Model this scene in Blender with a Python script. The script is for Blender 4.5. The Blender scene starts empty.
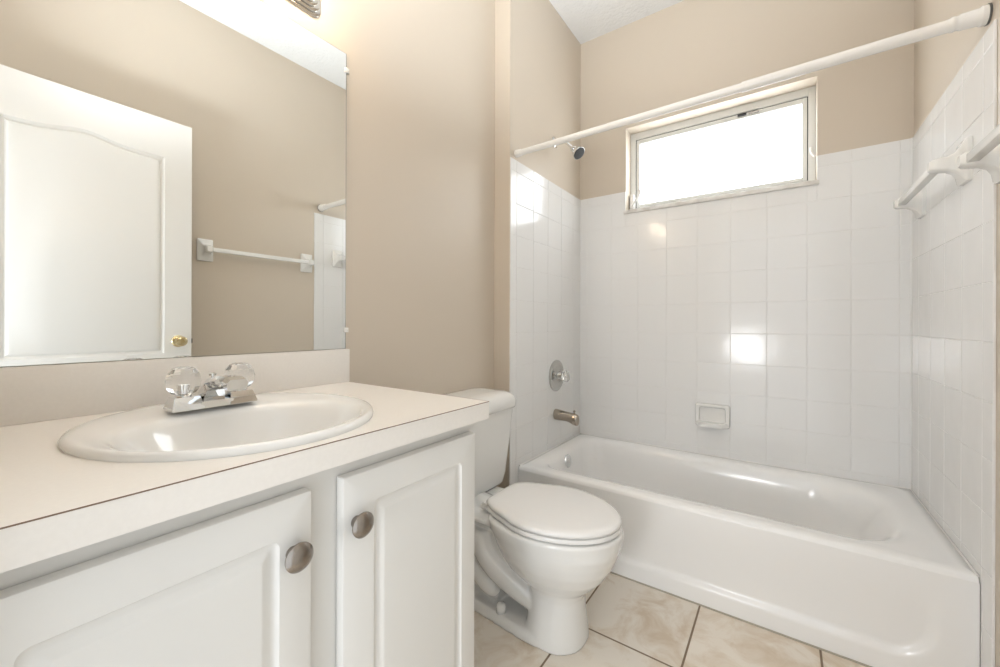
import bpy, bmesh, math, random
from mathutils import Vector, Matrix
random.seed(7)
C = bpy.context.scene.collection
SC = bpy.context.scene
PI = math.pi

# ---------------------------------------------------------------- camera, world, light, exposure
cam_d = bpy.data.cameras.new('camera')
cam = bpy.data.objects.new('camera', cam_d); C.objects.link(cam)
cam.location = (1.0713, -2.4291, 1.0623)
YAW, ROLL = math.radians(35.0848), math.radians(0.1744)
Fv = Vector((-math.sin(YAW), math.cos(YAW), 0)); Rv = Vector((math.cos(YAW), math.sin(YAW), 0)); Uv = Vector((0, 0, 1))
R2 = Rv*math.cos(ROLL) + Uv*math.sin(ROLL); U2 = Uv*math.cos(ROLL) - Rv*math.sin(ROLL)
m = Matrix((R2, U2, -Fv)).transposed().to_4x4(); m.translation = cam.location
cam.matrix_world = m
cam_d.sensor_width = 36; cam_d.lens = 36*0.40254; cam_d.shift_y = -0.00933; cam_d.clip_start = 0.01
SC.camera = cam

world = bpy.data.worlds.new('world'); SC.world = world; world.use_nodes = True
bg = world.node_tree.nodes['Background']; bg.inputs[0].default_value = (0.90, 0.95, 1.0, 1); bg.inputs[1].default_value = 0.75

def lamp(name, kind, loc, energy, color, size=0.1, rot=None, size_y=None):
    d = bpy.data.lights.new(name, kind); d.energy = energy; d.color = color
    if kind == 'AREA':
        d.size = size
        if size_y: d.shape = 'RECTANGLE'; d.size_y = size_y
    else: d.shadow_soft_size = size
    o = bpy.data.objects.new(name, d); C.objects.link(o); o.location = loc
    if rot: o.rotation_euler = rot
    return o
# lamp in the hall behind the camera, shining in through the doorway (its shadows of the rod and the door are in the photograph)
lamp('hall_lamp', 'POINT', (0.72, -3.40, 0.78), 18, (0.95, 0.97, 1.0), 0.22)
# the photographer's flash, bounced off the ceiling
bounce = lamp('bounce_flash', 'SPOT', (0.88, -2.40, 1.42), 90, (0.88, 0.94, 1.0), 0.08)
bounce.rotation_euler = (Vector((0.60, -1.60, 2.88))-bounce.location).to_track_quat('-Z', 'Y').to_euler()
bounce.data.spot_size = math.radians(97); bounce.data.spot_blend = 1.0
portal = lamp('doorway_portal', 'AREA', (0.97, -2.46, 1.065), 1, (1, 1, 1), 0.85, (PI/2, 0, 0), 2.13)
portal.data.cycles.is_portal = True

vs = SC.view_settings
vs.view_transform = 'Standard'; vs.look = 'None'; vs.gamma = 1; vs.use_curve_mapping = False
vs.exposure = 1.2

# ---------------------------------------------------------------- materials
def mat(name, col, rough=0.5, metal=0.0, spec=0.5, coat=0.0, trans=0.0, ior=1.45, emit=None, es=0.0, bump=None, mottle=None):
    M = bpy.data.materials.new(name); M.use_nodes = True
    nt = M.node_tree; b = nt.nodes['Principled BSDF']
    b.inputs['Base Color'].default_value = (*col, 1); b.inputs['Roughness'].default_value = rough
    b.inputs['Metallic'].default_value = metal; b.inputs['Specular IOR Level'].default_value = spec
    b.inputs['Coat Weight'].default_value = coat; b.inputs['Coat Roughness'].default_value = 0.05
    b.inputs['Transmission Weight'].default_value = trans; b.inputs['IOR'].default_value = ior
    if emit: b.inputs['Emission Color'].default_value = (*emit, 1); b.inputs['Emission Strength'].default_value = es
    if bump or mottle:
        tc = nt.nodes.new('ShaderNodeTexCoord')
    if bump:
        sc, st, dist, det = bump
        n = nt.nodes.new('ShaderNodeTexNoise'); n.inputs['Scale'].default_value = sc; n.inputs['Detail'].default_value = det
        bp = nt.nodes.new('ShaderNodeBump'); bp.inputs['Strength'].default_value = st; bp.inputs['Distance'].default_value = dist
        nt.links.new(tc.outputs['Object'], n.inputs['Vector']); nt.links.new(n.outputs['Fac'], bp.inputs['Height']); nt.links.new(bp.outputs['Normal'], b.inputs['Normal'])
    if mottle:
        sc, col2, lo, hi = mottle
        n = nt.nodes.new('ShaderNodeTexNoise'); n.inputs['Scale'].default_value = sc; n.inputs['Detail'].default_value = 5
        r = nt.nodes.new('ShaderNodeValToRGB'); r.color_ramp.elements[0].position = lo; r.color_ramp.elements[1].position = hi
        r.color_ramp.elements[0].color = (*col, 1); r.color_ramp.elements[1].color = (*col2, 1)
        nt.links.new(tc.outputs['Object'], n.inputs['Vector']); nt.links.new(n.outputs['Fac'], r.inputs['Fac']); nt.links.new(r.outputs['Color'], b.inputs['Base Color'])
    return M

PAINT = (0.625, 0.55, 0.455)
m_paint = mat('beige_wall_paint', PAINT, 0.42, spec=0.35, bump=(260, 0.06, 0.002, 2))
m_ceil = mat('textured_ceiling_paint', (0.80, 0.80, 0.79), 0.9, bump=(55, 0.5, 0.010, 6))
m_white = mat('white_trim_paint', (0.80, 0.79, 0.76), 0.35)
m_cab = mat('white_cabinet_thermofoil', (0.74, 0.73, 0.70), 0.32, spec=0.45)
m_cabin = mat('cabinet_frame_white', (0.70, 0.69, 0.66), 0.4)
m_lam = mat('cream_laminate', (0.80, 0.765, 0.715), 0.28, spec=0.45, mottle=(160, (0.815, 0.78, 0.73), 0.4, 0.65))
m_seam = mat('brown_laminate_seam', (0.20, 0.13, 0.09), 0.5)
m_cer = mat('white_vitreous_china', (0.80, 0.795, 0.77), 0.09, spec=0.55, coat=0.3)
m_seat = mat('white_seat_plastic', (0.83, 0.82, 0.80), 0.16)
m_tub = mat('white_tub_enamel', (0.90, 0.895, 0.88), 0.16, spec=0.5, coat=0.2)
m_tile = mat('white_glazed_tile', (0.83, 0.825, 0.81), 0.13, spec=0.5, bump=(9, 0.12, 0.01, 1))
m_grout = mat('pale_grout', (0.76, 0.745, 0.71), 0.5, mottle=(14, (0.86, 0.85, 0.83), 0.35, 0.6))
m_chrome = mat('polished_chrome', (0.78, 0.79, 0.80), 0.06, metal=1)
m_nickel = mat('brushed_nickel', (0.30, 0.27, 0.24), 0.26, metal=1)
m_bronze = mat('worn_chrome_spout', (0.42, 0.37, 0.31), 0.16, metal=1)
m_dark = mat('dark_rubber', (0.03, 0.03, 0.03), 0.5)
m_brass = mat('polished_brass', (0.66, 0.56, 0.34), 0.15, metal=1)
m_mirror = mat('mirror_silver', (0.885, 0.905, 0.90), 0.0, metal=1)
m_clear = mat('clear_acrylic', (0.98, 0.98, 0.97), 0.03, trans=0.88, ior=1.42)
m_barp = mat('white_acrylic_bar', (0.80, 0.79, 0.76), 0.2)
m_bracket = mat('white_ceramic_bracket', (0.82, 0.81, 0.78), 0.1, coat=0.2)
m_rod = mat('white_enamelled_rod', (0.84, 0.82, 0.78), 0.25)
m_vinyl = mat('white_window_vinyl', (0.74, 0.74, 0.71), 0.4)
m_sill = mat('marble_sill', (0.66, 0.63, 0.58), 0.3, mottle=(20, (0.80, 0.78, 0.74), 0.4, 0.65))
m_pane = mat('frosted_glass_daylight', (0.85, 0.85, 0.85), 0.35, emit=(0.90, 0.95, 1.0), es=3.0)
m_bulb = mat('warm_globe_bulb', (0.9, 0.85, 0.75), 0.4, emit=(1.0, 0.78, 0.56), es=13)
m_caulk = mat('grey_caulk', (0.42, 0.38, 0.31), 0.7)
m_blue = mat('blue_print', (0.16, 0.42, 0.62), 0.4)
m_brownpaint = mat('grout_shadow_brown', (0.30, 0.22, 0.14), 0.8)

# floor: cream mottled square tiles with brown joints
m_floor = bpy.data.materials.new('cream_stone_floor_tile'); m_floor.use_nodes = True
nt = m_floor.node_tree; b = nt.nodes['Principled BSDF']; L = nt.links.new
tc = nt.nodes.new('ShaderNodeTexCoord'); mp = nt.nodes.new('ShaderNodeMapping')
mp.inputs['Location'].default_value = (-0.1035, 1.0985+0.357*4, 0)
L(tc.outputs['Object'], mp.inputs['Vector'])
bk = nt.nodes.new('ShaderNodeTexBrick'); bk.offset = 0; bk.squash = 1
bk.inputs['Scale'].default_value = 1; bk.inputs['Brick Width'].default_value = 0.357; bk.inputs['Row Height'].default_value = 0.357
bk.inputs['Mortar Size'].default_value = 0.0036; bk.inputs['Mortar Smooth'].default_value = 0.2; bk.inputs['Bias'].default_value = 0
bk.inputs['Color1'].default_value = (0.94, 0.94, 0.94, 1); bk.inputs['Color2'].default_value = (1, 1, 1, 1); bk.inputs['Mortar'].default_value = (1, 1, 1, 1)
L(mp.outputs['Vector'], bk.inputs['Vector'])
n1 = nt.nodes.new('ShaderNodeTexNoise'); n1.inputs['Scale'].default_value = 7; n1.inputs['Detail'].default_value = 7; n1.inputs['Roughness'].default_value = 0.62; n1.inputs['Distortion'].default_value = 0.8
L(tc.outputs['Object'], n1.inputs['Vector'])
r1 = nt.nodes.new('ShaderNodeValToRGB'); r1.color_ramp.elements[0].position = 0.36; r1.color_ramp.elements[0].color = (0.66, 0.545, 0.41, 1)
r1.color_ramp.elements[1].position = 0.56; r1.color_ramp.elements[1].color = (0.82, 0.755, 0.66, 1)
L(n1.outputs['Fac'], r1.inputs['Fac'])
mx = nt.nodes.new('ShaderNodeMix'); mx.data_type = 'RGBA'; mx.blend_type = 'MULTIPLY'; mx.inputs[0].default_value = 1
L(r1.outputs['Color'], mx.inputs[6]); L(bk.outputs['Color'], mx.inputs[7])
mx2 = nt.nodes.new('ShaderNodeMix'); mx2.data_type = 'RGBA'; mx2.inputs[7].default_value = (0.21, 0.145, 0.085, 1)
L(bk.outputs['Fac'], mx2.inputs[0]); L(mx.outputs[2], mx2.inputs[6]); L(mx2.outputs[2], b.inputs['Base Color'])
inv = nt.nodes.new('ShaderNodeMath'); inv.operation = 'SUBTRACT'; inv.inputs[0].default_value = 1; L(bk.outputs['Fac'], inv.inputs[1])
bp = nt.nodes.new('ShaderNodeBump'); bp.inputs['Strength'].default_value = 0.6; bp.inputs['Distance'].default_value = 0.002; L(inv.outputs[0], bp.inputs['Height']); L(bp.outputs['Normal'], b.inputs['Normal'])
b.inputs['Roughness'].default_value = 0.38

# ---------------------------------------------------------------- helpers
def link(name, bm, material, parent=None, smooth=False, mods=None):
    me = bpy.data.meshes.new(name); bmesh.ops.recalc_face_normals(bm, faces=bm.faces)
    bm.to_mesh(me); bm.free()
    for mm in (material if isinstance(material, (list, tuple)) else [material]): me.materials.append(mm)
    o = bpy.data.objects.new(name, me); C.objects.link(o)
    if parent:
        o.parent = parent; o.matrix_parent_inverse = Matrix.Translation(-parent.location)
    if smooth:
        for p in me.polygons: p.use_smooth = True
        if smooth != 'all':
            bm2 = bmesh.new(); bm2.from_mesh(me)
            for e in bm2.edges:
                if len(e.link_faces) == 2 and e.calc_face_angle(0) > math.radians(40): e.smooth = False
            bm2.to_mesh(me); bm2.free()
    return o
def tag(o, label, cat, group=None):
    o['label'] = label; o['category'] = cat
    if group: o['group'] = group
    return o
def thing(name, label, cat, loc, group=None):
    o = bpy.data.objects.new(name, None); C.objects.link(o); o.location = loc; o.empty_display_size = 0.05
    return tag(o, label, cat, group)
def struct(name, bm, material, smooth=False):
    o = link(name, bm, material, None, smooth); o['kind'] = 'structure'; return o
def box(bm, lo, hi, bev=0.0, seg=2, mi=0):
    r = bmesh.ops.create_cube(bm, size=1)
    vs_ = r['verts']
    for v in vs_: v.co = Vector([(lo[i]+hi[i])/2 + v.co[i]*(hi[i]-lo[i]) for i in range(3)])
    fs = set(f for v in vs_ for f in v.link_faces)
    for f in fs: f.material_index = mi
    if bev > 0:
        es = set(e for v in vs_ for e in v.link_edges)
        bmesh.ops.bevel(bm, geom=list(es), offset=bev, segments=seg, profile=0.5, affect='EDGES')
    return bm
def bxo(name, lo, hi, material, parent=None, bev=0.0, seg=2):
    bm = bmesh.new(); box(bm, lo, hi, bev, seg); return link(name, bm, material, parent, smooth=bev > 0)
def loft(bm, rings, cap0=True, cap1=True, closed=True):
    R = [[bm.verts.new(p) for p in ring] for ring in rings]
    n = len(R[0])
    for a, b_ in zip(R, R[1:]):
        for i in range(n if closed else n-1):
            j = (i+1) % n; bm.faces.new((a[i], a[j], b_[j], b_[i]))
    if cap0: bm.faces.new(R[0][::-1])
    if cap1: bm.faces.new(R[-1])
    return bm
def frame(axis):
    a = Vector(axis).normalized(); t = Vector((0, 0, 1)) if abs(a.z) < 0.9 else Vector((1, 0, 0))
    u = t.cross(a).normalized(); return a, u, a.cross(u)
def lathe(bm, origin, axis, prof, n=32, cap0=True, cap1=True, facet=None):
    a, u, w = frame(axis); o = Vector(origin); rings = []
    for r, h in prof:
        ring = []
        for i in range(n):
            t = 2*PI*i/n; rr = r*(facet(t, h) if facet else 1)
            ring.append(o + a*h + u*math.cos(t)*rr + w*math.sin(t)*rr)
        rings.append(ring)
    return loft(bm, rings, cap0, cap1)
def tube(bm, pts, rad, n=16, cap=True):
    pts = [Vector(p) for p in pts]; rings = []
    prev = None
    for i, p in enumerate(pts):
        d = (pts[min(i+1, len(pts)-1)] - pts[max(i-1, 0)]).normalized()
        if prev is None: _, u, w = frame(d)
        else:
            u = (prev - d*prev.dot(d)).normalized(); w = d.cross(u)
        prev = u
        r = rad[i] if isinstance(rad, (list, tuple)) else rad
        rings.append([p + u*math.cos(2*PI*k/n)*r + w*math.sin(2*PI*k/n)*r for k in range(n)])
    return loft(bm, rings, cap, cap)
def bez(p0, p1, p2, p3, n=12):
    p0, p1, p2, p3 = map(Vector, (p0, p1, p2, p3))
    return [p0*(1-t)**3 + p1*3*t*(1-t)**2 + p2*3*t*t*(1-t) + p3*t**3 for t in [i/n for i in range(n+1)]]
def sup(cx, cy, ax, ay, z, n=64, e=2.0, ax2=None):
    out = []
    for i in range(n):
        t = 2*PI*i/n; c, s = math.cos(t), math.sin(t)
        A = ax if (c >= 0 or ax2 is None) else ax2
        out.append(Vector((cx + A*math.copysign(abs(c)**(2/e), c), cy + ay*math.copysign(abs(s)**(2/e), s), z)))
    return out

# ---------------------------------------------------------------- room shell
JX, JY = -0.0963, -0.8166          # vanity wall set back from the alcove; where the alcove begins
YF, ZC, W = -2.45, 2.8791, 1.524
PT = 0.006                          # tile stands this far proud of the paint
bm = bmesh.new(); box(bm, (-0.4, YF-0.12, -0.08), (W+0.25, 0.2, 0.0)); struct('floor', bm, m_floor)
bm = bmesh.new(); box(bm, (-0.4, YF-0.12, ZC), (W+0.25, 0.2, ZC+0.08)); struct('ceiling', bm, m_ceil)
bm = bmesh.new()
prof = [(JX, YF), (JX, JY), (-PT, JY), (-PT, PT), (-PT, 0.2), (-0.4, 0.2), (-0.4, YF)]
loft(bm, [[Vector((x, y, z)) for x, y in prof] for z in (0, ZC)])
wl = struct('wall_left', bm, m_paint)
bm = bmesh.new(); box(bm, (W+PT, YF, 0), (W+0.2, 0.2, ZC)); wr = struct('wall_right', bm, m_paint)
# wall with the window opening
WX0, WX1, WZ0, WZ1, WD = 0.290, 1.203, 1.744, 2.250, 0.10
bm = bmesh.new()
box(bm, (-PT, PT, 0), (WX0, 0.2, ZC)); box(bm, (WX1, PT, 0), (W+PT, 0.2, ZC))
box(bm, (WX0, PT, 0), (WX1, 0.2, WZ0)); box(bm, (WX0, PT, WZ1), (WX1, 0.2, ZC))
bmesh.ops.remove_doubles(bm, verts=bm.verts, dist=1e-5)
wb = struct('wall_back', bm, m_paint)
# wall behind the camera with the doorway
DX0, DX1, DZ = 0.545, 1.395, 2.13
bm = bmesh.new()
box(bm, (-0.4, YF-0.12, 0), (DX0, YF, ZC)); box(bm, (DX1, YF-0.12, 0), (W+0.2, YF, ZC)); box(bm, (DX0, YF-0.12, DZ), (DX1, YF, ZC))
struct('wall_front', bm, m_paint)
bm = bmesh.new()
for lo, hi in (((DX0-0.055, YF, 0), (DX0, YF+0.012, DZ+0.055)), ((DX0, YF, DZ), (DX1, YF+0.012, DZ+0.055)), ((DX1, YF, 0), (DX1+0.055, YF+0.012, DZ+0.055))):
    box(bm, lo, hi, 0.003)
struct('trim_1', bm, m_white, smooth=True)

# ---------------------------------------------------------------- wall tiles: every tile a bevelled piece, one mesh per wall
def tiles(parent, O, U, V, N, us, vs_, holes=()):
    bm = bmesh.new(); O, U, V, N = map(Vector, (O, U, V, N))
    g, bv, dp = 0.0007, 0.0016, 0.0015
    def P(u, v, n): return O + U*u + V*v + N*n
    def one(u0, u1, v0, v1):
        if u1-u0 < 0.006 or v1-v0 < 0.006: return
        ou = [(u0+g, v0+g), (u1-g, v0+g), (u1-g, v1-g), (u0+g, v1-g)]
        inn = [(u0+g+bv, v0+g+bv), (u1-g-bv, v0+g+bv), (u1-g-bv, v1-g-bv), (u0+g+bv, v1-g-bv)]
        mid = [(u0+g+bv*.35, v0+g+bv*.35), (u1-g-bv*.35, v0+g+bv*.35), (u1-g-bv*.35, v1-g-bv*.35), (u0+g+bv*.35, v1-g-bv*.35)]
        cu, cv = (u0+u1)/2, (v0+v1)/2; tu, tv = random.gauss(0, .0022), random.gauss(0, .0022)
        def t(u, v): return (u-cu)*tu + (v-cv)*tv
        loft(bm, [[P(u, v, -0.004) for u, v in ou], [P(u, v, -0.0010) for u, v in ou], [P(u, v, -0.0004+t(u, v)*.7) for u, v in mid], [P(u, v, t(u, v)) for u, v in inn]], False, True)
    for i in range(len(us)-1):
        for k in range(len(vs_)-1):
            u0, u1 = us[i], us[i+1]; v0, v1 = vs_[k], vs_[k+1]; done = False
            for (a0, a1, b0, b1) in holes:
                if u1 > a0+1e-4 and u0 < a1-1e-4 and v1 > b0+1e-4 and v0 < b1-1e-4:
                    done = True
                    if u0 < a0: one(u0, a0, v0, v1)
                    if u1 > a1: one(a1, u1, v0, v1)
                    if v0 < b0: one(max(u0, a0), min(u1, a1), v0, b0)
            if not done: one(u0, u1, v0, v1)
    nt0 = len(bm.faces)
    # grout bed
    def bed(u0, u1, v0, v1):
        f0 = len(bm.faces)
        loft(bm, [[P(a, c, n) for a, c in ((u0, v0), (u1, v0), (u1, v1), (u0, v1))] for n in (-0.0055, -dp)])
        bm.faces.ensure_lookup_table()
        for f in bm.faces[f0:]: f.material_index = 1
    if holes:
        a0, a1, b0, b1 = holes[0]
        bed(us[0], us[-1], vs_[0], b0); bed(us[0], a0, b0, vs_[-1]); bed(a1, us[-1], b0, vs_[-1])
    else:
        for blk in getattr(tiles, 'beds', [(us[0], us[-1], vs_[0], vs_[-1])]): bed(*blk)
    me_o = link('tile_surround', bm, [m_tile, m_grout], parent)
    me_o['label'] = 'square white glazed tiles with pale grout'
    return me_o
VZ = [0.0, 0.079, 0.236, 0.394, 0.551, 0.701, 0.857, 1.018, 1.179, 1.342, 1.498, 1.654, 1.810, 1.8672]
UX = [0, 0.046, 0.206, 0.366, 0.527, 0.687, 0.846, 1.005, 1.166, 1.327, 1.487, W]
UY = [-0.8166, -0.764, -0.600, -0.440, -0.275, -0.115, 0]
tiles(wb, (0, 0, 0), (1, 0, 0), (0, 0, 1), (0, -1, 0), UX, [0.3605, 0.394]+VZ[4:], holes=[(WX0, WX1, WZ0, 3.0)])
tiles(wl, (0, 0, 0), (0, 1, 0), (0, 0, 1), (1, 0, 0), UY, VZ)
tiles(wr, (W, 0, 0), (0, 1, 0), (0, 0, 1), (-1, 0, 0), [-0.8166, -0.748, -0.588, -0.428, -0.268, -0.108, 0], VZ)

for cx_ in (0.0, W):
    sg = 1 if cx_ == 0 else -1
    bm = bmesh.new(); loft(bm, [[Vector((cx_+sg*a, -b_, z)) for a, b_ in ((0, 0), (.005, 0), (.0028, .0028), (0, .005))] for z in (0.361, VZ[-1])])
    link('corner_caulk', bm, m_tile, wb)

# ---------------------------------------------------------------- window
bm = bmesh.new()
def rectframe(bm, x0, x1, z0, z1, y0, y1, w, bev=0.002, wt=None, wb_=None):
    wt = wt or w; wb_ = wb_ or w
    box(bm, (x0, y0, z0), (x0+w, y1, z1), bev); box(bm, (x1-w, y0, z0), (x1, y1, z1), bev)
    box(bm, (x0+w, y0, z1-wt), (x1-w, y1, z1), bev); box(bm, (x0+w, y0, z0), (x1-w, y1, z0+wb_), bev)
rectframe(bm, WX0, WX1, WZ0+0.012, WZ1, WD, 0.16, 0.03, wt=0.040, wb_=0.030)
win = struct('window_1', bm, m_vinyl, smooth=True)
bm = bmesh.new(); rectframe(bm, WX0+0.034, WX1-0.034, WZ0+0.045, WZ1-0.044, WD+0.006, 0.15, 0.020, wt=0.026, wb_=0.018)
link('window_sash', bm, m_vinyl, win, smooth=True)
bm = bmesh.new(); rectframe(bm, WX0+0.030, WX1-0.030, WZ0+0.042, WZ1-0.040, WD+0.012, 0.15, 0.004, bev=0)
link('weather_seal', bm, m_dark, win)
bm = bmesh.new(); box(bm, (WX0+0.05, 0.125, WZ0+0.06), (WX1-0.05, 0.131, WZ1-0.066))
pn = link('window_pane', bm, m_pane, win); pn['label'] = 'bright frosted window pane'
bm = bmesh.new(); box(bm, (WX0-0.008, -0.012, WZ0-0.014), (WX1+0.008, 0.16, WZ0+0.006), 0.003); 
s_ = link('window_sill', bm, m_sill, win, smooth=True); s_['label'] = 'thin grey marble window sill'
bm = bmesh.new(); box(bm, (0.868, WD-0.006, WZ1-0.058), (0.908, WD+0.006, WZ1-0.048), 0.001); link('sash_lock', bm, m_dark, win)
bm = bmesh.new(); box(bm, (0.918, WD-0.004, WZ1-0.057), (0.965, WD+0.006, WZ1-0.050), 0.001); box(bm, (0.93, WD-0.008, WZ1-0.060), (0.937, WD+0.004, WZ1-0.048), 0.001); link('sash_latch', bm, m_nickel, win)
bm = bmesh.new(); box(bm, (WX0+0.004, 0.062, WZ0+0.014), (WX0+0.032, 0.10, WZ0+0.120), 0.008, 3)
lathe(bm, (WX0+0.018, 0.066, WZ0+0.045), (0, -1, 0), [(0.011, 0), (0.011, 0.010), (0.006, 0.016)], 16)
tube(bm, bez((WX0+0.02, 0.055, WZ0+0.040), (WX0+0.040, 0.04, WZ0+0.060), (WX0+0.060, 0.035, WZ0+0.075), (WX0+0.082, 0.03, WZ0+0.125), 10), [0.006]*9+[0.008, 0.008], 10)
link('crank_handle', bm, m_white, win, smooth=True)
bm = bmesh.new(); tube(bm, bez((WX1-0.020, WD-0.004, WZ0+0.20), (WX1-0.022, WD-0.02, WZ0+0.175), (WX1-0.016, WD-0.03, WZ0+0.155), (WX1-0.004, WD-0.03, WZ0+0.145), 8), 0.005, 10)
link('latch_lever', bm, m_white, win, smooth=True)

# ---------------------------------------------------------------- bathtub
TY, TZ = -0.7433, 0.3598
tub = thing('bathtub', 'white enamelled bathtub set into the tiled alcove under the window', 'bathtub', (0.76, -0.37, 0))
def rr(x0, x1, y0, y1, rl, rrr, z, n=24):
    """rounded rectangle, left corner radius rl, right corner radius rrr"""
    pts = []
    for cx, cy, r, a0 in ((x1-rrr, y1-rrr, rrr, 0), (x0+rl, y1-rl, rl, 90), (x0+rl, y0+rl, rl, 180), (x1-rrr, y0+rrr, rrr, 270)):
        for i in range(n+1):
            a = math.radians(a0 + 90*i/n); pts.append(Vector((cx+r*math.cos(a), cy+r*math.sin(a), z)))
    return pts
bm = bmesh.new()
X0, X1, Y1 = 0.002, W-0.002, -0.002
rings = [rr(X0, X1, TY, Y1, .003, .003, TZ-0.016), rr(X0, X1, TY+.003, Y1, .004, .004, TZ-0.006),
         rr(X0+.001, X1-.001, TY+.012, Y1-.001, .006, .006, TZ), rr(X0+.02, X1-.03, TY+.045, Y1-.012, .03, .05, TZ-.001),
         rr(0.034, 1.475, -.682, -.022, .07, .12, TZ-.002), rr(0.050, 1.452, -.664, -.034, .09, .18, TZ-.004), rr(0.062, 1.432, -.650, -.044, .10, .20, TZ-.009), rr(0.072, 1.414, -.638, -.053, .10, .21, TZ-.019),
         rr(0.082, 1.392, -.627, -.062, .10, .21, TZ-.040), rr(0.090, 1.370, -.619, -.070, .105, .205, TZ-.075), rr(0.100, 1.340, -.611, -.079, .11, .20, TZ-.13),
         rr(0.118, 1.29, -.596, -.095, .11, .18, TZ-.23), rr(0.140, 1.23, -.578, -.112, .11, .16, 0.090), rr(0.19, 1.16, -.54, -.15, .10, .13, 0.066), rr(0.32, 1.0, -.46, -.24, .06, .06, 0.060)]
loft(bm, rings, False, True)
link('basin', bm, m_tub, tub, smooth='all')
# apron with a shallow recessed panel
bm = bmesh.new(); nx, nz = 150, 44
def sm(a, b_, x):
    t = max(0, min(1, (x-a)/(b_-a))); return t*t*(3-2*t)
grid = []
for k in range(nz+1):
    z = (TZ-0.016)*k/nz; row = []
    for i in range(nx+1):
        x = X0 + (X1-X0)*i/nx
        px, pz, r = x, z, 0.10
        dx = min(px-0.09, 1.435-px); dz = pz-0.072
        if dx < r and dz < r: sd = r - math.hypot(r-dx, r-dz)
        else: sd = min(dx, dz)
        dep = 0.013*sm(-0.008, 0.014, sd)*(1-sm(0.10, 0.33, z))
        row.append(bm.verts.new((x, TY + dep, z)))
    grid.append(row)
for k in range(nz):
    for i in range(nx): bm.faces.new((grid[k][i], grid[k][i+1], grid[k+1][i+1], grid[k+1][i]))
back = [[bm.verts.new((v.co.x, TY+0.03, v.co.z)) for v in (grid[k][0], grid[k][-1])] for k in (0, nz)]
bm.faces.new((back[0][0], back[1][0], back[1][1], back[0][1]))
bm.faces.new([grid[k][0] for k in range(nz+1)] + [back[1][0], back[0][0]]); bm.faces.new([grid[k][-1] for k in range(nz+1)][::-1] + [back[0][1], back[1][1]])
bm.faces.new(grid[0] + [back[0][1], back[0][0]])
ap = link('apron', bm, m_tub, tub, smooth='auto')
bm = bmesh.new(); tube(bm, [(X0, TY-0.001, 0.001), (0.5, TY-0.001, 0.001), (1.0, TY-0.001, 0.001), (X1, TY-0.001, 0.001)], 0.004, 8); link('caulk_bead', bm, m_caulk, tub)
bm = bmesh.new(); tube(bm, [(0.003, TY+.01, TZ), (0.003, -0.003, TZ), (W-.003, -0.003, TZ), (W-.003, TY+.01, TZ)], 0.0035, 8); link('rim_caulk', bm, m_white, tub)
bm = bmesh.new(); lathe(bm, (0.083, -0.362, 0.296), (1, 0, 0.12), [(0.036, 0), (0.037, 0.004), (0.034, 0.009), (0.020, 0.012), (0.006, 0.012), (0.005, 0.016), (0.001, 0.017)], 32)
ov = link('overflow_plate', bm, m_chrome, tub, smooth='auto'); ov['label'] = 'round chrome overflow plate'
bm = bmesh.new(); lathe(bm, (0.30, -0.36, 0.058), (0, 0, 1), [(0.03, 0), (0.03, 0.004), (0.024, 0.006), (0.018, 0.004)], 24); link('drain', bm, m_chrome, tub, smooth='auto')

# ---------------------------------------------------------------- shower fittings on the left tile wall
sv = thing('shower_valve', 'round chrome shower valve with clear knob on the tile above the tub spout', 'shower valve', (0, -0.338, 0.767))
bm = bmesh.new(); lathe(bm, (0.0, -0.338, 0.767), (1, 0, 0), [(0.090, 0), (0.090, 0.004), (0.082, 0.010), (0.066, 0.011), (0.060, 0.008), (0.042, 0.010), (0.034, 0.018), (0.026, 0.020), (0.022, 0.040), (0.012, 0.041)], 40)
link('escutcheon', bm, mat('aged_chrome', (0.52, 0.52, 0.50), 0.12, metal=1), sv, smooth='auto')
bm = bmesh.new(); fac = lambda t, h: 1 + 0.10*abs(math.cos(4*t))
lathe(bm, (0.040, -0.338, 0.767), (1, 0, 0), [(0.014, 0), (0.026, 0.006), (0.031, 0.020), (0.028, 0.034), (0.016, 0.040), (0.001, 0.040)], 32, facet=fac)
k_ = link('knob', bm, m_clear, sv, smooth='auto'); k_['label'] = 'clear faceted knob'
ts = thing('tub_spout', 'short tarnished metal tub spout with a diverter pin, below the valve', 'faucet', (0, -0.345, 0.54))
bm = bmesh.new(); rings = []
for x, r, zo, e in ((0, .030, .545, 1.0), (0.006, .031, .545, 1.0), (0.03, .030, .543, 1), (0.07, .027, .541, 1), (0.095, .026, .537, 1.1), (0.112, .026, .531, 1.25), (0.132, .025, .528, 1.3), (0.138, .022, .527, 1.3)):
    rings.append([Vector((x, -0.345 + r*.95*math.cos(t), zo + r*e*math.sin(t))) for t in [2*PI*i/28 for i in range(28)]])
loft(bm, rings); link('spout_body', bm, m_bronze, ts, smooth='auto')
bm = bmesh.new(); lathe(bm, (0.118, -0.345, 0.556), (0, 0, 1), [(0.004, 0), (0.004, 0.014), (0.007, 0.016), (0.007, 0.022), (0.002, 0.025)], 16); link('diverter_pin', bm, m_bronze, ts, smooth='auto')
sh = thing('shower_fixture', 'small chrome shower head on a bent arm high above the tub, behind the rod', 'shower head', (-PT, -0.355, 2.10))
bm = bmesh.new(); lathe(bm, (-PT, -0.358, 2.108), (1, 0, 0), [(0.032, 0), (0.031, 0.006), (0.022, 0.012), (0.012, 0.016)], 28); link('wall_flange', bm, m_chrome, sh, smooth='auto')
bm = bmesh.new(); tube(bm, bez((-PT, -0.358, 2.108), (0.05, -0.355, 2.115), (0.070, -0.355, 2.090), (0.106, -0.355, 2.050), 12), 0.009, 14); link('shower_arm', bm, m_chrome, sh, smooth='auto')
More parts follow.
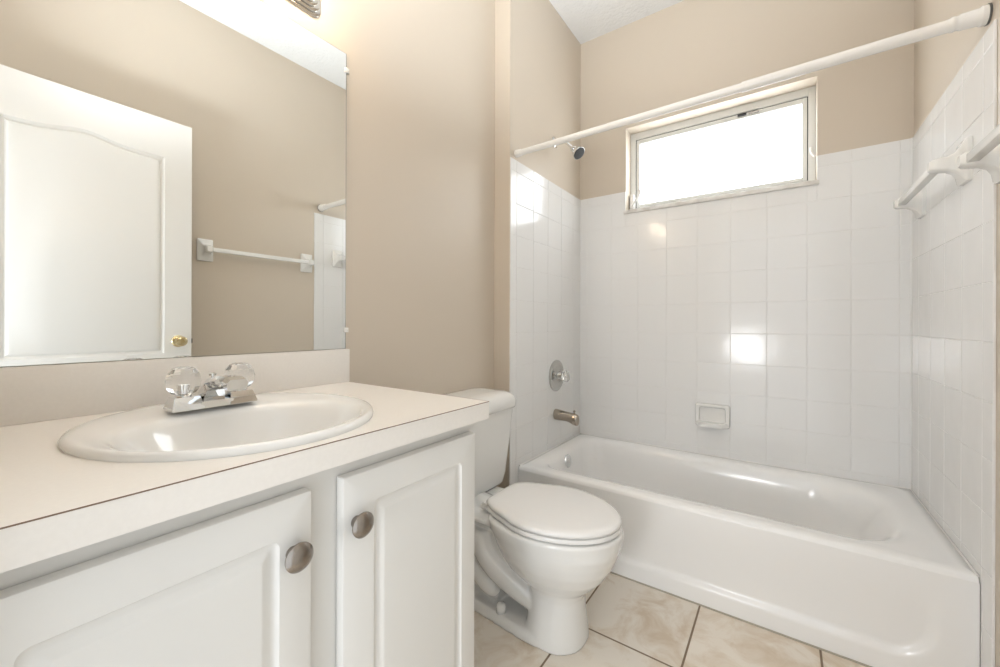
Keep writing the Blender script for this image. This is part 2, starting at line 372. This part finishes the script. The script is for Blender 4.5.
bm = bmesh.new(); ax = Vector((0.62, -0.10, -0.62)); lathe(bm, (0.104, -0.355, 2.052), ax, [(0.011, 0), (0.015, 0.006), (0.015, 0.016), (0.012, 0.018), (0.018, 0.026), (0.034, 0.052), (0.037, 0.060), (0.037, 0.066)], 32); hd = link('spray_head', bm, m_chrome, sh, smooth='auto')
bm = bmesh.new(); lathe(bm, Vector((0.104, -0.355, 2.052))+ax.normalized()*0.066, ax, [(0.034, 0), (0.033, 0.003), (0.008, 0.0035)], 32); f_ = link('spray_face', bm, m_dark, sh, smooth='auto'); f_['label'] = 'dark spray face'

# ---------------------------------------------------------------- shower rod
rd = thing('shower_rod', 'long white tension shower rod spanning the tub alcove without a curtain', 'shower curtain rod', (0.76, -0.765, 1.912))
RZ0, RZ1, RY = 1.900, 1.912, -0.765
def rp(x): return (x, RY, RZ0 + (RZ1-RZ0)*x/W)
bm = bmesh.new(); tube(bm, [rp(0.012), rp(0.5), rp(0.98)], 0.0145, 24); link('inner_tube', bm, m_rod, rd, smooth='auto')
bm = bmesh.new(); tube(bm, [rp(0.95), rp(0.951), rp(1.2), rp(W-0.012)], 0.0172, 24); link('outer_tube', bm, m_rod, rd, smooth='auto')
bm = bmesh.new(); lathe(bm, (0, RY, RZ0), (1, 0, 0), [(0.018, -0.004), (0.018, 0.010), (0.0155, 0.03), (0.014, 0.032)], 24); link('end_cap', bm, m_rod, rd, smooth='auto')
bm = bmesh.new(); lathe(bm, (W+PT, RY, RZ1), (-1, 0, 0), [(0.0255, 0.004), (0.0255, 0.016), (0.022, 0.020), (0.021, 0.055), (0.0185, 0.058), (0.0185, 0.064), (0.020, 0.066), (0.020, 0.072), (0.0175, 0.075), (0.0165, 0.084)], 28); link('end_cap', bm, m_rod, rd, smooth='auto')
bm = bmesh.new(); lathe(bm, (W+PT, RY, RZ1), (-1, 0, 0), [(0.026, 0), (0.027, 0.005)], 28); link('rubber_foot', bm, mat('grey_rubber', (0.12, 0.12, 0.11), 0.6), rd)

# ---------------------------------------------------------------- soap dish
sd = thing('soap_dish', 'white ceramic soap dish set in the tile above the long side of the tub', 'soap dish', (0.763, 0, 0.575))
bm = bmesh.new()
def rz_(cx, cz, hw, hh, r, y, n=6):
    pts = []
    for sx, sz, a0 in ((1, 1, 0), (-1, 1, 90), (-1, -1, 180), (1, -1, 270)):
        for i in range(n+1):
            a = math.radians(a0+90*i/n); pts.append(Vector((cx+sx*(hw-r)+r*math.cos(a), y, cz+sz*(hh-r)+r*math.sin(a))))
    return pts
sx, sz = 0.7635, 0.577
loft(bm, [rz_(sx, sz, .083, .061, .012, 0), rz_(sx, sz, .083, .061, .012, -.012), rz_(sx, sz, .080, .058, .012, -.022), rz_(sx, sz, .074, .052, .012, -.025),
          rz_(sx, sz+.002, .064, .042, .012, -.022), rz_(sx, sz+.004, .060, .036, .012, -.006)])
link('dish_back', bm, m_bracket, sd, smooth='auto')
bm = bmesh.new()
loft(bm, [[Vector((sx+u*(.080-.012*max(0, w_)), -.006-.050*w_*(1-.12*u*u), sz-.052+h)) for u, w_ in [(-1, 0), (-1, .55), (-.9, .85), (-.6, 1), (0, 1.03), (.6, 1), (.9, .85), (1, .55), (1, 0)]] for h in (-.006, 0.0, .018)])
bmesh.ops.bevel(bm, geom=list(bm.edges), offset=0.003, segments=2, affect='EDGES')
link('dish_tray', bm, m_bracket, sd, smooth='auto')

# ---------------------------------------------------------------- ceramic towel bars on the right wall
def bracket(parent, x, y, z, out=0.075, hw=0.040, hh=0.064):
    bm = bmesh.new(); rings = []
    def rect(h, a, c, r, zo=0):
        pts = []
        for sy, sz_, a0 in ((1, 1, 0), (-1, 1, 90), (-1, -1, 180), (1, -1, 270)):
            for i in range(5):
                t = math.radians(a0+22.5*i); pts.append(Vector((x-h, y+sy*(a-r)+r*math.cos(t), z+zo+sz_*(c-r)+r*math.sin(t))))
        return pts
    rings = [rect(0, hw, hh, .006), rect(.010, hw, hh, .006), rect(.014, hw-.004, hh-.004, .006), rect(.020, hw-.014, hh-.020, .008), rect(.030, hw-.020, hh-.034, .008),
             rect(.045, hw-.022, hh-.042, .008), rect(out-.012, hw-.020, .020, .008), rect(out, hw-.022, .019, .009), rect(out+.008, hw-.028, .014, .008)]
    loft(bm, rings); return link('bracket', bm, m_bracket, parent, smooth='auto')
def towel_bar(label, x, y0, y1, z, out):
    t = thing('towel_bar', label, 'towel rail', (x, (y0+y1)/2, z), 'ceramic towel bars')
    for y in (y0, y1): bracket(t, x, y, z)
    bm = bmesh.new(); box(bm, (x-out-.0115, y0+.008, z-.0115), (x-out+.0115, y1-.008, z+.0115), .002); link('bar', bm, m_barp, t, smooth=True)
    return t
towel_bar('white ceramic towel bar on the shower tile, inside the tub alcove', W, -0.635, -0.165, 1.555, 0.062)
towel_bar('white ceramic towel bar on the painted wall outside the tub, seen in the mirror', W+PT, -1.491, -0.876, 1.492, 0.062)

# ---------------------------------------------------------------- vanity
KX, KY, KZ, KT = 0.4892, -1.6456, 0.8752, 0.041
FX = 0.450
vc = thing('vanity_cabinet', 'white vanity cabinet with raised-panel doors under the sink counter', 'cabinet', (0.18, -2.05, 0))
bm = bmesh.new()
CY0, CY1 = YF+0.002, -1.672
box(bm, (JX+.002, CY1-.018, 0.0), (FX-.02, CY1, KZ-KT), 0.001)          # end panel
box(bm, (JX+.002, CY0, 0.0), (FX-.02, CY0+.018, KZ-KT), 0.001)
box(bm, (JX+.002, CY0+.018, 0.09), (FX-.02, CY1-.018, 0.108))
box(bm, (JX+.002, CY0+.018, 0.108), (JX+.012, CY1-.018, KZ-KT))
box(bm, (FX-.09, CY0+.018, 0.0), (FX-.075, CY1-.018, 0.09))
link('carcass', bm, m_cabin, vc, smooth=True)
bm = bmesh.new()
box(bm, (FX-.02, CY0, 0.09), (FX, CY0+.03, KZ-KT)); box(bm, (FX-.02, CY1-.04, 0.09), (FX, CY1, KZ-KT)); box(bm, (FX-.02, -2.095, 0.14), (FX, -2.015, 0.775))
box(bm, (FX-.02, CY0+.03, 0.775), (FX, CY1-.04, KZ-KT)); box(bm, (FX-.02, CY0+.03, 0.09), (FX, CY1-.04, 0.14))
link('face_frame', bm, m_cabin, vc)
def cab_door(y0, y1, z0, z1, knob):
    """slab with a routed raised panel, made from a height-field so the groove is real"""
    x = FX+.002; th = 0.019
    bm = bmesh.new()
    mL, mR, mT, mB = 0.062, 0.050, 0.057, 0.060
    def rect(off, h, r):
        ya, yb, za, zb = y0+mL+off, y1-mR-off, z0+mB+off, z1-mT-off
        pts = []
        for cy, cz, a0 in ((yb-r, zb-r, 0), (ya+r, zb-r, 90), (ya+r, za+r, 180), (yb-r, za+r, 270)):
            for i in range(6):
                t = math.radians(a0+18*i); pts.append(Vector((x+th+h, cy+r*math.cos(t), cz+r*math.sin(t))))
        return pts
    def outer(h, e, r=0.003):
        pts = []
        for cy, cz, a0 in ((y1-e-r, z1-e-r, 0), (y0+e+r, z1-e-r, 90), (y0+e+r, z0+e+r, 180), (y1-e-r, z0+e+r, 270)):
            for i in range(6):
                t = math.radians(a0+18*i); pts.append(Vector((x+h, cy+r*math.cos(t), cz+r*math.sin(t))))
        return pts
    rings = [outer(0, 0), outer(th-.005, 0), outer(th-.0015, .0015), outer(th, .005),
             rect(0, 0, .012), rect(.0015, -.0025, .011), rect(.004, -.0050, .010), rect(.009, -.0058, .008), rect(.012, -.0052, .006), rect(.021, -.0014, .004), rect(.0235, -.0002, .003), rect(.025, 0.0, .003)]
    loft(bm, rings)
    d = link('door', bm, m_cab, vc, smooth='auto')
    ky, kz = knob
    bm = bmesh.new(); lathe(bm, (x+th, ky, kz), (1, 0, 0), [(0.0100, 0), (0.0090, 0.004), (0.0075, 0.010), (0.0090, 0.014), (0.0190, 0.0175), (0.0212, 0.0195), (0.0212, 0.0215), (0.0195, 0.0228), (0.0180, 0.0245), (0.0135, 0.0272), (0.0075, 0.0288), (0.001, 0.0292)], 36)
    k = link('knob', bm, m_nickel, d, smooth='auto'); k['label'] = 'round brushed nickel knob'
cab_door(-2.0285, -1.6745, 0.112, 0.803, (-2.004, 0.722))
cab_door(-2.443, -2.0825, 0.112, 0.803, (-2.114, 0.719))

ct = thing('countertop', 'cream laminate vanity countertop with backsplash around the oval sink', 'countertop', (0.2, -2.05, KZ-KT))
# top with a round hole for the sink
SX, SY = 0.205, -2.080
bm = bmesh.new(); n = 96
hole = sup(SX, SY, 0.245, 0.215, KZ, n)
def rect_at(pt, x0, x1, y0, y1):
    dx, dy = pt.x-SX, pt.y-SY; k = 1e9
    if dx > 1e-9: k = min(k, (x1-SX)/dx)
    if dx < -1e-9: k = min(k, (x0-SX)/dx)
    if dy > 1e-9: k = min(k, (y1-SY)/dy)
    if dy < -1e-9: k = min(k, (y0-SY)/dy)
    return Vector((SX+dx*k, SY+dy*k, pt.z))
cx0, cx1, cy0, cy1 = JX+.001, KX, YF+.001, KY
outr = [rect_at(p, cx0, cx1, cy0, cy1) for p in hole]
for c in ((cx0, cy0), (cx0, cy1), (cx1, cy0), (cx1, cy1)):   # snap the nearest ring point to each corner
    i = min(range(n), key=lambda i: (outr[i].x-c[0])**2+(outr[i].y-c[1])**2); outr[i] = Vector((c[0], c[1], KZ))
def zsh(r, z): return [Vector((p.x, p.y, z)) for p in r]
loft(bm, [zsh(hole, KZ-KT), zsh(hole, KZ), outr, zsh(outr, KZ-KT), zsh(hole, KZ-KT)], False, False)
bmesh.ops.remove_doubles(bm, verts=bm.verts, dist=1e-6)
link('slab', bm, m_lam, ct)
bxo('backsplash', (JX+.001, YF+.001, KZ), (-0.076, KY+.004, 0.9804), m_lam, ct, 0.0015)
bm = bmesh.new(); box(bm, (KX-.0008, YF+.002, KZ-.0012), (KX+.0004, KY, KZ+.0002)); box(bm, (-0.074, KY-.0002, KZ-.0016), (KX, KY+.0008, KZ+.0002))
e_ = link('laminate_seam', bm, m_seam, ct); e_['label'] = 'thin brown line along the counter edge'

sk = thing('sink', 'white oval drop-in sink set in the cream countertop', 'sink', (SX, SY, KZ))
bm = bmesh.new(); N = 96
BX, BY = 0.268, -2.080
def mixr(f, a, z): 
    o = sup(SX, SY+.003, 0.262, 0.239, z, N); i = sup(BX, BY, 0.160, 0.190, z, N, 2.25)
    return [Vector((p.x*(1-f)+q.x*f, p.y*(1-f)+q.y*f, z+a)) for p, q in zip(o, i)]
rings = [mixr(0.05, 0, KZ-.004), mixr(0.0, 0, KZ+.0005), mixr(-0.02, 0, KZ+.004), mixr(0.03, 0, KZ+.009), mixr(0.14, 0, KZ+.0125), mixr(0.28, 0, KZ+.013), mixr(0.50, 0, KZ+.0115), mixr(0.78, 0, KZ+.009), mixr(0.92, 0, KZ+.006), mixr(1.0, 0, KZ+.001)]
for f, z in ((.96, -.010), (.91, -.026), (.84, -.048), (.73, -.074), (.56, -.100), (.34, -.122), (.14, -.132)):
    rings.append(sup(BX-.02*(1-f), BY, 0.160*f, 0.190*f, KZ+z, N, 2.2))
loft(bm, rings, False, True); link('bowl', bm, m_cer, sk, smooth='all')
bm = bmesh.new(); lathe(bm, (BX-.02, BY, KZ-.132), (0, 0, 1), [(0.024, 0), (0.024, 0.003), (0.020, 0.004), (0.016, 0.002)], 24); link('drain', bm, m_chrome, sk, smooth='auto')

# faucet
FAX, FAY, FAZ = 0.082, -2.080, KZ+.0135
fa = thing('faucet', 'chrome two-handle faucet with clear round knobs at the back of the sink', 'faucet', (FAX, FAY, FAZ))
bm = bmesh.new()
def pyr(y0, y1, h0=0.0, h1=0.026):
    a = 0.028
    loft(bm, [[Vector((FAX+sx_*a*s_, (y0+y1)/2+sy_*((y1-y0)/2)*t_, FAZ+z)) for sx_, sy_ in ((1, 1), (-1, 1), (-1, -1), (1, -1))] for s_, t_, z in ((1, 1, h0), (1, 1, h0+.003), (.66, .78, h1))])
pyr(FAY-.077, FAY-.022); pyr(FAY+.022, FAY+.077)
box(bm, (FAX-.026, FAY-.030, FAZ), (FAX+.026, FAY+.030, FAZ+.014))
bmesh.ops.bevel(bm, geom=list(bm.edges), offset=0.0012, segments=2, affect='EDGES')
link('base_plate', bm, m_chrome, fa, smooth='auto')
bm = bmesh.new()
path = [(-.016, .010, .024, .022), (-.006, .030, .021, .018), (.012, .046, .018, .013), (.040, .053, .017, .0105), (.07, .058, .0185, .0105), (.100, .058, .0195, .0105), (.118, .054, .019, .0105)]
rings = []
for i, (dx, dz, hw, hh) in enumerate(path):
    a = path[max(i-1, 0)]; c = path[min(i+1, len(path)-1)]; d = Vector((c[0]-a[0], 0, c[1]-a[1])).normalized(); nrm = Vector((-d.z, 0, d.x))
    ctr = Vector((FAX+dx, FAY, FAZ+dz)); rings.append([ctr+Vector((0, s1*hw*w_, 0))+nrm*s2*hh for s1, s2, w_ in ((1, 1, .72), (1, .3, 1), (1, -1, .9), (-1, -1, .9), (-1, .3, 1), (-1, 1, .72))])
loft(bm, rings); link('spout', bm, m_chrome, fa)
bm = bmesh.new(); lathe(bm, (FAX+.104, FAY, FAZ+.049), (0.1, 0, -1), [(0.010, 0), (0.010, 0.008), (0.006, 0.008)], 20); ae = link('aerator', bm, m_white, fa, smooth='auto')
bm = bmesh.new(); lathe(bm, (FAX-.002, FAY, FAZ+.046), (0, 0, 1), [(0.003, 0), (0.003, 0.016), (0.007, 0.017), (0.007, 0.021), (0.002, 0.023)], 16); link('lift_rod', bm, m_chrome, fa, smooth='auto')
for s in (-1, 1):
    y = FAY + s*.051
    bm = bmesh.new(); fc = lambda t, h: 1 - 0.05*abs(math.sin(5*t))
    lathe(bm, (FAX, y, FAZ+.030), (0, 0, 1), [(0.013, 0), (0.021, 0.004), (0.0285, 0.015), (0.0305, 0.028), (0.0275, 0.042), (0.0205, 0.052), (0.013, 0.055), (0.001, 0.054)], 20, facet=fc)
    h = link('handle', bm, m_clear, fa); h['label'] = 'clear faceted round knob'
    bm = bmesh.new(); lathe(bm, (FAX, y, FAZ+.025), (0, 0, 1), [(0.013, 0), (0.013, 0.004), (0.0085, 0.0055), (0.0085, 0.026), (0.006, 0.028)], 24); link('handle_collar', bm, m_chrome, fa, smooth='auto')

# mirror
MY, MB, MT = -1.6479, 0.9812, 1.9384
mi = thing('wall_mirror', 'large frameless rectangular mirror on the wall above the sink', 'mirror', (JX, -2.05, MB))
bm = bmesh.new(); box(bm, (JX+.0005, YF+.004, MB+.001), (JX+.005, MY, MT)); link('glass', bm, m_mirror, mi)
bm = bmesh.new(); box(bm, (JX+.0004, YF+.004, MB), (JX+.0042, MY+.0022, MT+.0018)); link('glass_edge', bm, mat('mirror_edge_grey', (0.30, 0.30, 0.27), 0.4), mi)
for z in (1.885, 1.042):
    bm = bmesh.new(); box(bm, (JX+.0005, MY-.006, z-.008), (JX+.009, MY+.010, z+.008), .002); lathe(bm, (JX+.009, MY+.005, z), (1, 0, 0), [(.003, 0), (.002, .0015)], 10)
    link('mirror_clip', bm, m_bracket, mi, smooth='auto')

# vanity light
vl = thing('vanity_light', 'stepped chrome bar light with warm globe bulbs above the mirror', 'wall light', (JX, -2.04, 2.05))
bm = bmesh.new(); LY0, LY1, LZ = -2.38, -1.735, 2.052
def oblong(h, in_):
    hh = .062-in_; r = min(hh*.75, .030); pts = []
    y0, y1 = LY0+in_, LY1-in_
    for cy, cz, a0 in ((y1-r, LZ+hh-r, 0), (y0+r, LZ+hh-r, 90), (y0+r, LZ-hh+r, 180), (y1-r, LZ-hh+r, 270)):
        for i in range(8):
            t = math.radians(a0+90*i/7); pts.append(Vector((JX+h, cy+r*math.cos(t), cz+r*math.sin(t))))
    return pts
rings = []; h = 0
for k in range(5):
    rings += [oblong(h, .0085*k), oblong(h+.0045, .0085*k), oblong(h+.0060, .0085*k+.0015)]; h += .0065
loft(bm, rings); link('back_plate', bm, mat('satin_chrome', (0.66, 0.64, 0.60), 0.16, metal=1), vl, smooth='auto')
for k in range(4):
    y = LY0+.07+k*(LY1-LY0-.14)/3
    bm = bmesh.new(); lathe(bm, (JX+.030, y, LZ+.004), (1, 0, 0), [(0.020, 0), (0.020, 0.022), (0.017, 0.026)], 24); s1 = link('socket', bm, m_chrome, vl, smooth='auto')
    bm = bmesh.new(); lathe(bm, (JX+.054, y, LZ+.004), (1, 0, 0), [(0.013, 0), (0.015, 0.006)] + [(0.038*math.sin(a), 0.044-0.038*math.cos(a)) for a in [0.45+i*(PI-.46)/14 for i in range(15)]], 28)
    bo = link('bulb', bm, m_bulb, s1, smooth='all'); bo['label'] = 'glowing warm white globe bulb'

# ---------------------------------------------------------------- toilet
TC = -1.170
to = thing('toilet', 'white two-piece toilet with closed lid between the vanity and the bathtub', 'toilet', (0.28, TC, 0))
def join_remesh(bm, name, material, parent, vox, smooth_it):
    o = link(name, bm, material, parent, smooth='all')
    r = o.modifiers.new('remesh', 'REMESH'); r.mode = 'VOXEL'; r.voxel_size = vox; r.use_smooth_shade = True
    s = o.modifiers.new('smooth', 'SMOOTH'); s.factor = 0.5; s.iterations = smooth_it
    return o
def egg(x0, x1, hw, z, cx=None, e=2.15, n=56, eb=2.6):
    cx = cx if cx is not None else x0+(x1-x0)*.5; out = []
    for i in range(n):
        t = 2*PI*i/n; c, s = math.cos(t), math.sin(t); E_ = e if c > 0 else eb
        A = (x1-cx) if c > 0 else (cx-x0)
        out.append(Vector((cx+A*math.copysign(abs(c)**(2/E_), c), TC+hw*math.copysign(abs(s)**(2/E_), s), z)))
    return out
bm = bmesh.new()
# bowl and front column
loft(bm, [egg(.335, .540, .110, 0.0, .43), egg(.335, .538, .108, .03, .43), egg(.345, .530, .096, .10, .43), egg(.350, .528, .090, .15, .43), egg(.340, .540, .092, .175, .43), egg(.300, .568, .110, .20, .42),
          egg(.265, .600, .138, .235, .41), egg(.238, .625, .158, .275, .41), egg(.222, .640, .170, .31, .41), egg(.210, .650, .177, .340, .41), egg(.200, .655, .183, .362, .40, 2.0), egg(.195, .658, .186, .386, .40, 2.0), egg(.205, .650, .178, .393, .40, 2.0)])
# rear deck under the tank, sloping down
def deck(z, x0, x1, hw, r=.05):
    pts = []
    for cx, cy, a0 in ((x1-r, hw-r, 0), (x0+r, hw-r, 90), (x0+r, -hw+r, 180), (x1-r, -hw+r, 270)):
        for i in range(7):
            t = math.radians(a0+15*i); pts.append(Vector((cx+r*math.cos(t), TC+cy+r*math.sin(t), z)))
    return pts
loft(bm, [deck(.300, .06, .30, .080), deck(.330, .02, .33, .105), deck(.350, -.02, .34, .125), deck(.366, -.05, .36, .142), deck(.3735, -.045, .36, .138)])
# slanting throat from the bowl back down to the foot
tube(bm, bez((.26, TC, .315), (.20, TC, .25), (.30, TC, .16), (.38, TC, .10), 10), [.105, .10, .094, .088, .082, .078, .075, .073, .072, .072, .075], 24)
tube(bm, bez((.02, TC, .34), (.06, TC, .30), (.10, TC, .30), (.16, TC, .30), 6), [.085, .085, .088, .09, .09, .09, .09], 20)
# trapway S on both sides
for s in (-1, 1):
    p = bez((.02, TC+s*.035, .30), (.05, TC+s*.06, .27), (.07, TC+s*.066, .20), (.12, TC+s*.066, .155), 8) + bez((.12, TC+s*.066, .155), (.16, TC+s*.066, .125), (.20, TC+s*.068, .105), (.228, TC+s*.062, .082), 6)[1:]
    tube(bm, p, [.038]*8+[.038, .037, .037, .037, .035, .030, .016], 18)
    p = bez((.17, TC+s*.080, .32), (.15, TC+s*.082, .23), (.22, TC+s*.070, .17), (.37, TC+s*.045, .11), 10)
    tube(bm, p, [.045, .046, .047, .047, .047, .047, .047, .046, .045, .043, .04], 16)
box(bm, (-.02, TC-.055, .02), (.22, TC+.055, .30))
# foot
def foot(z, ins):
    pts = []
    out = [(-.03, .088), (.06, .092), (.145, .096), (.214, .100), (.28, .106), (.34, .111), (.40, .113), (.44, .100), (.48, .078), (.512, .045), (.535, .012)]
    up = [Vector((x-ins*(1 if x > .5 else 0), TC+h-ins, z)) for x, h in out]; dn = [Vector((x-ins*(1 if x > .5 else 0), TC-h+ins, z)) for x, h in out[::-1]]
    return up+dn
loft(bm, [foot(0.0, 0), foot(.018, 0), foot(.030, .004), foot(.036, .010)])
join_remesh(bm, 'bowl', m_cer, to, 0.004, 14)
# tank
def tk(z, x0, x1, hw, r): return deck(z, x0, x1, hw, r)
bm = bmesh.new()
loft(bm, [tk(.372, -.055, .060, .160, .03), tk(.376, -.075, .082, .174, .035), tk(.390, -.085, .093, .183, .035), tk(.43, -.088, .099, .190, .032), tk(.55, -.090, .105, .206, .028), tk(.690, -.092, .115, .216, .026), tk(.702, -.092, .115, .216, .026)])
link('tank', bm, m_cer, to, smooth='auto')
bm = bmesh.new()
loft(bm, [tk(.701, -.090, .118, .220, .03), tk(.704, -.094, .125, .226, .035), tk(.715, -.094, .130, .231, .040), tk(.738, -.094, .131, .232, .045), tk(.754, -.094, .126, .228, .05), tk(.765, -.090, .114, .218, .05), tk(.772, -.080, .095, .200, .048), tk(.775, -.05, .06, .16, .04)])
link('tank_lid', bm, m_cer, to, smooth='all')
# seat and lid
def lidring(z, k=1.0, ins=0.0, x0=.192, x1=.652):
    prof = [(0.0, .070), (.004, .095), (.02, .112), (.06, .134), (.12, .156), (.17, .177), (.22, .184), (.27, .180), (.32, .166), (.365, .145), (.40, .120), (.43, .089), (.45, .056), (.459, .028)]
    sc_ = (x1-x0)/.463; xc = (x0+x1)/2
    up = [Vector((xc+(x0+a*sc_-xc)*(1-ins/.23), TC+h*k*(1-ins/.18), z)) for a, h in prof]
    tip = [Vector((xc+(x1-xc)*(1-ins/.23), TC, z))]
    dn = [Vector((p.x, 2*TC-p.y, p.z)) for p in up[::-1]]
    return up+tip+dn
bm = bmesh.new()
loft(bm, [lidring(.396, ins=.006), lidring(.399, ins=.001), lidring(.406, ins=0), lidring(.411, ins=.003), lidring(.4125, ins=.008)])
link('seat', bm, m_seat, to, smooth='auto')
bm = bmesh.new()
loft(bm, [lidring(.4150, ins=.006), lidring(.4165, ins=.001), lidring(.423, ins=0), lidring(.429, ins=.003), lidring(.4325, ins=.010), lidring(.4345, ins=.030), lidring(.4360, ins=.08), lidring(.4365, ins=.14)])
link('lid', bm, m_seat, to, smooth='all')
bm = bmesh.new(); lathe(bm, (.187, TC-.10, .409), (0, 1, 0), [(.008, 0), (.009, .003), (.009, .197), (.008, .2)], 16)
for s in (-1, 1): box(bm, (.165, TC+s*.075-.018, .388), (.200, TC+s*.075+.018, .404), .004)
link('hinge', bm, m_seat, to, smooth='auto')
for s in (-1, 1):
    bm = bmesh.new(); lathe(bm, (.250, TC+s*.078, .034), (0, 0, 1), [(.0175, 0), (.0175, .022), (.0155, .029), (.009, .033), (.001, .0335)], 20); link('bolt_cap', bm, m_cer, to, smooth='all')
bm = bmesh.new()
for a in ([(0, 0), (.004, .006), (.008, -.002), (.012, .007), (.016, 0)], [(.017, .002), (.022, .006), (.028, .004)]):
    tube(bm, [Vector((.155-v*1.0, TC-.006+u*1.1, .3865)) for u, v in a], .0009, 6)
lg = link('logo_print', bm, m_blue, to); lg['label'] = 'tiny blue maker mark'

# ---------------------------------------------------------------- entrance door, swung open along the right wall
DPX, DE, DH, DT = 1.365, -1.606, -2.385, 2.119
d = bmesh.new()
def doff(y):    # arch of the upper edge of the panel
    return 0.200 - 0.030*math.exp(-((y+2.015)/.10)**2) 
y0p, y1p, zb_ = -2.262, -1.722, 0.906
def pring(ins, dep):
    pts = []; nn = 40
    a0, a1 = y0p+ins, y1p-ins
    for i in range(nn+1):
        y = a0+(a1-a0)*i/nn; pts.append(Vector((DPX+dep, y, DT-doff(y)-ins)))
    for i in range(1, 6): pts.append(Vector((DPX+dep, a1, DT-.2-ins + (zb_+ins-DT+.2+ins)*i/6)))
    for i in range(nn+1): pts.append(Vector((DPX+dep, a1-(a1-a0)*i/nn, zb_+ins)))
    for i in range(1, 6): pts.append(Vector((DPX+dep, a0, zb_+ins + (DT-.2-ins-zb_-ins)*i/6)))
    return pts
pr = pring(0, 0)
def outp(e, dep):
    out = []
    nn = 40; tot = len(pr)
    for i, p in enumerate(pr):
        if i <= nn: out.append(Vector((DPX+dep, DH+e+(DE-DH-2*e)*i/nn, DT-e)))
        elif i <= nn+5: out.append(Vector((DPX+dep, DE-e, DT-e+(0.012+e-DT+e)*(i-nn)/6)))
        elif i <= 2*nn+6: out.append(Vector((DPX+dep, DE-e-(DE-DH-2*e)*(i-nn-6)/nn, 0.012+e)))
        else: out.append(Vector((DPX+dep, DH+e, 0.012+e+(DT-e-.012-e)*(i-2*nn-6)/6)))
    return out
loft(d, [outp(0, .035), outp(0, .001), outp(.001, 0), pring(0, 0), pring(.003, .005), pring(.010, .011), pring(.015, .0115), pring(.022, .004), pring(.026, .0012)])
dr = struct('door_1', d, m_white, smooth='auto')
bm = bmesh.new(); lathe(bm, (DPX, -1.664, 0.968), (-1, 0, 0), [(.031, 0), (.031, .004), (.026, .009), (.013, .012), (.011, .024), (.016, .030), (.024, .038), (.0265, .048), (.024, .057), (.016, .062), (.008, .0625), (.007, .060), (.001, .060)], 32)
dk = link('door_knob', bm, m_brass, dr, smooth='auto'); dk['label'] = 'polished brass door knob'
bm = bmesh.new(); box(bm, (DPX+.010, DE-.0005, .955), (DPX+.026, DE+.008, .980), .001); link('latch_bolt', bm, m_dark, dr)
for z in (0.25, 1.05, 1.85):
    bm = bmesh.new(); lathe(bm, (DPX+.018, DH-.006, z-.045), (0, 0, 1), [(.006, 0), (.006, .09)], 12); link('hinge', bm, m_brass, dr, smooth='auto')
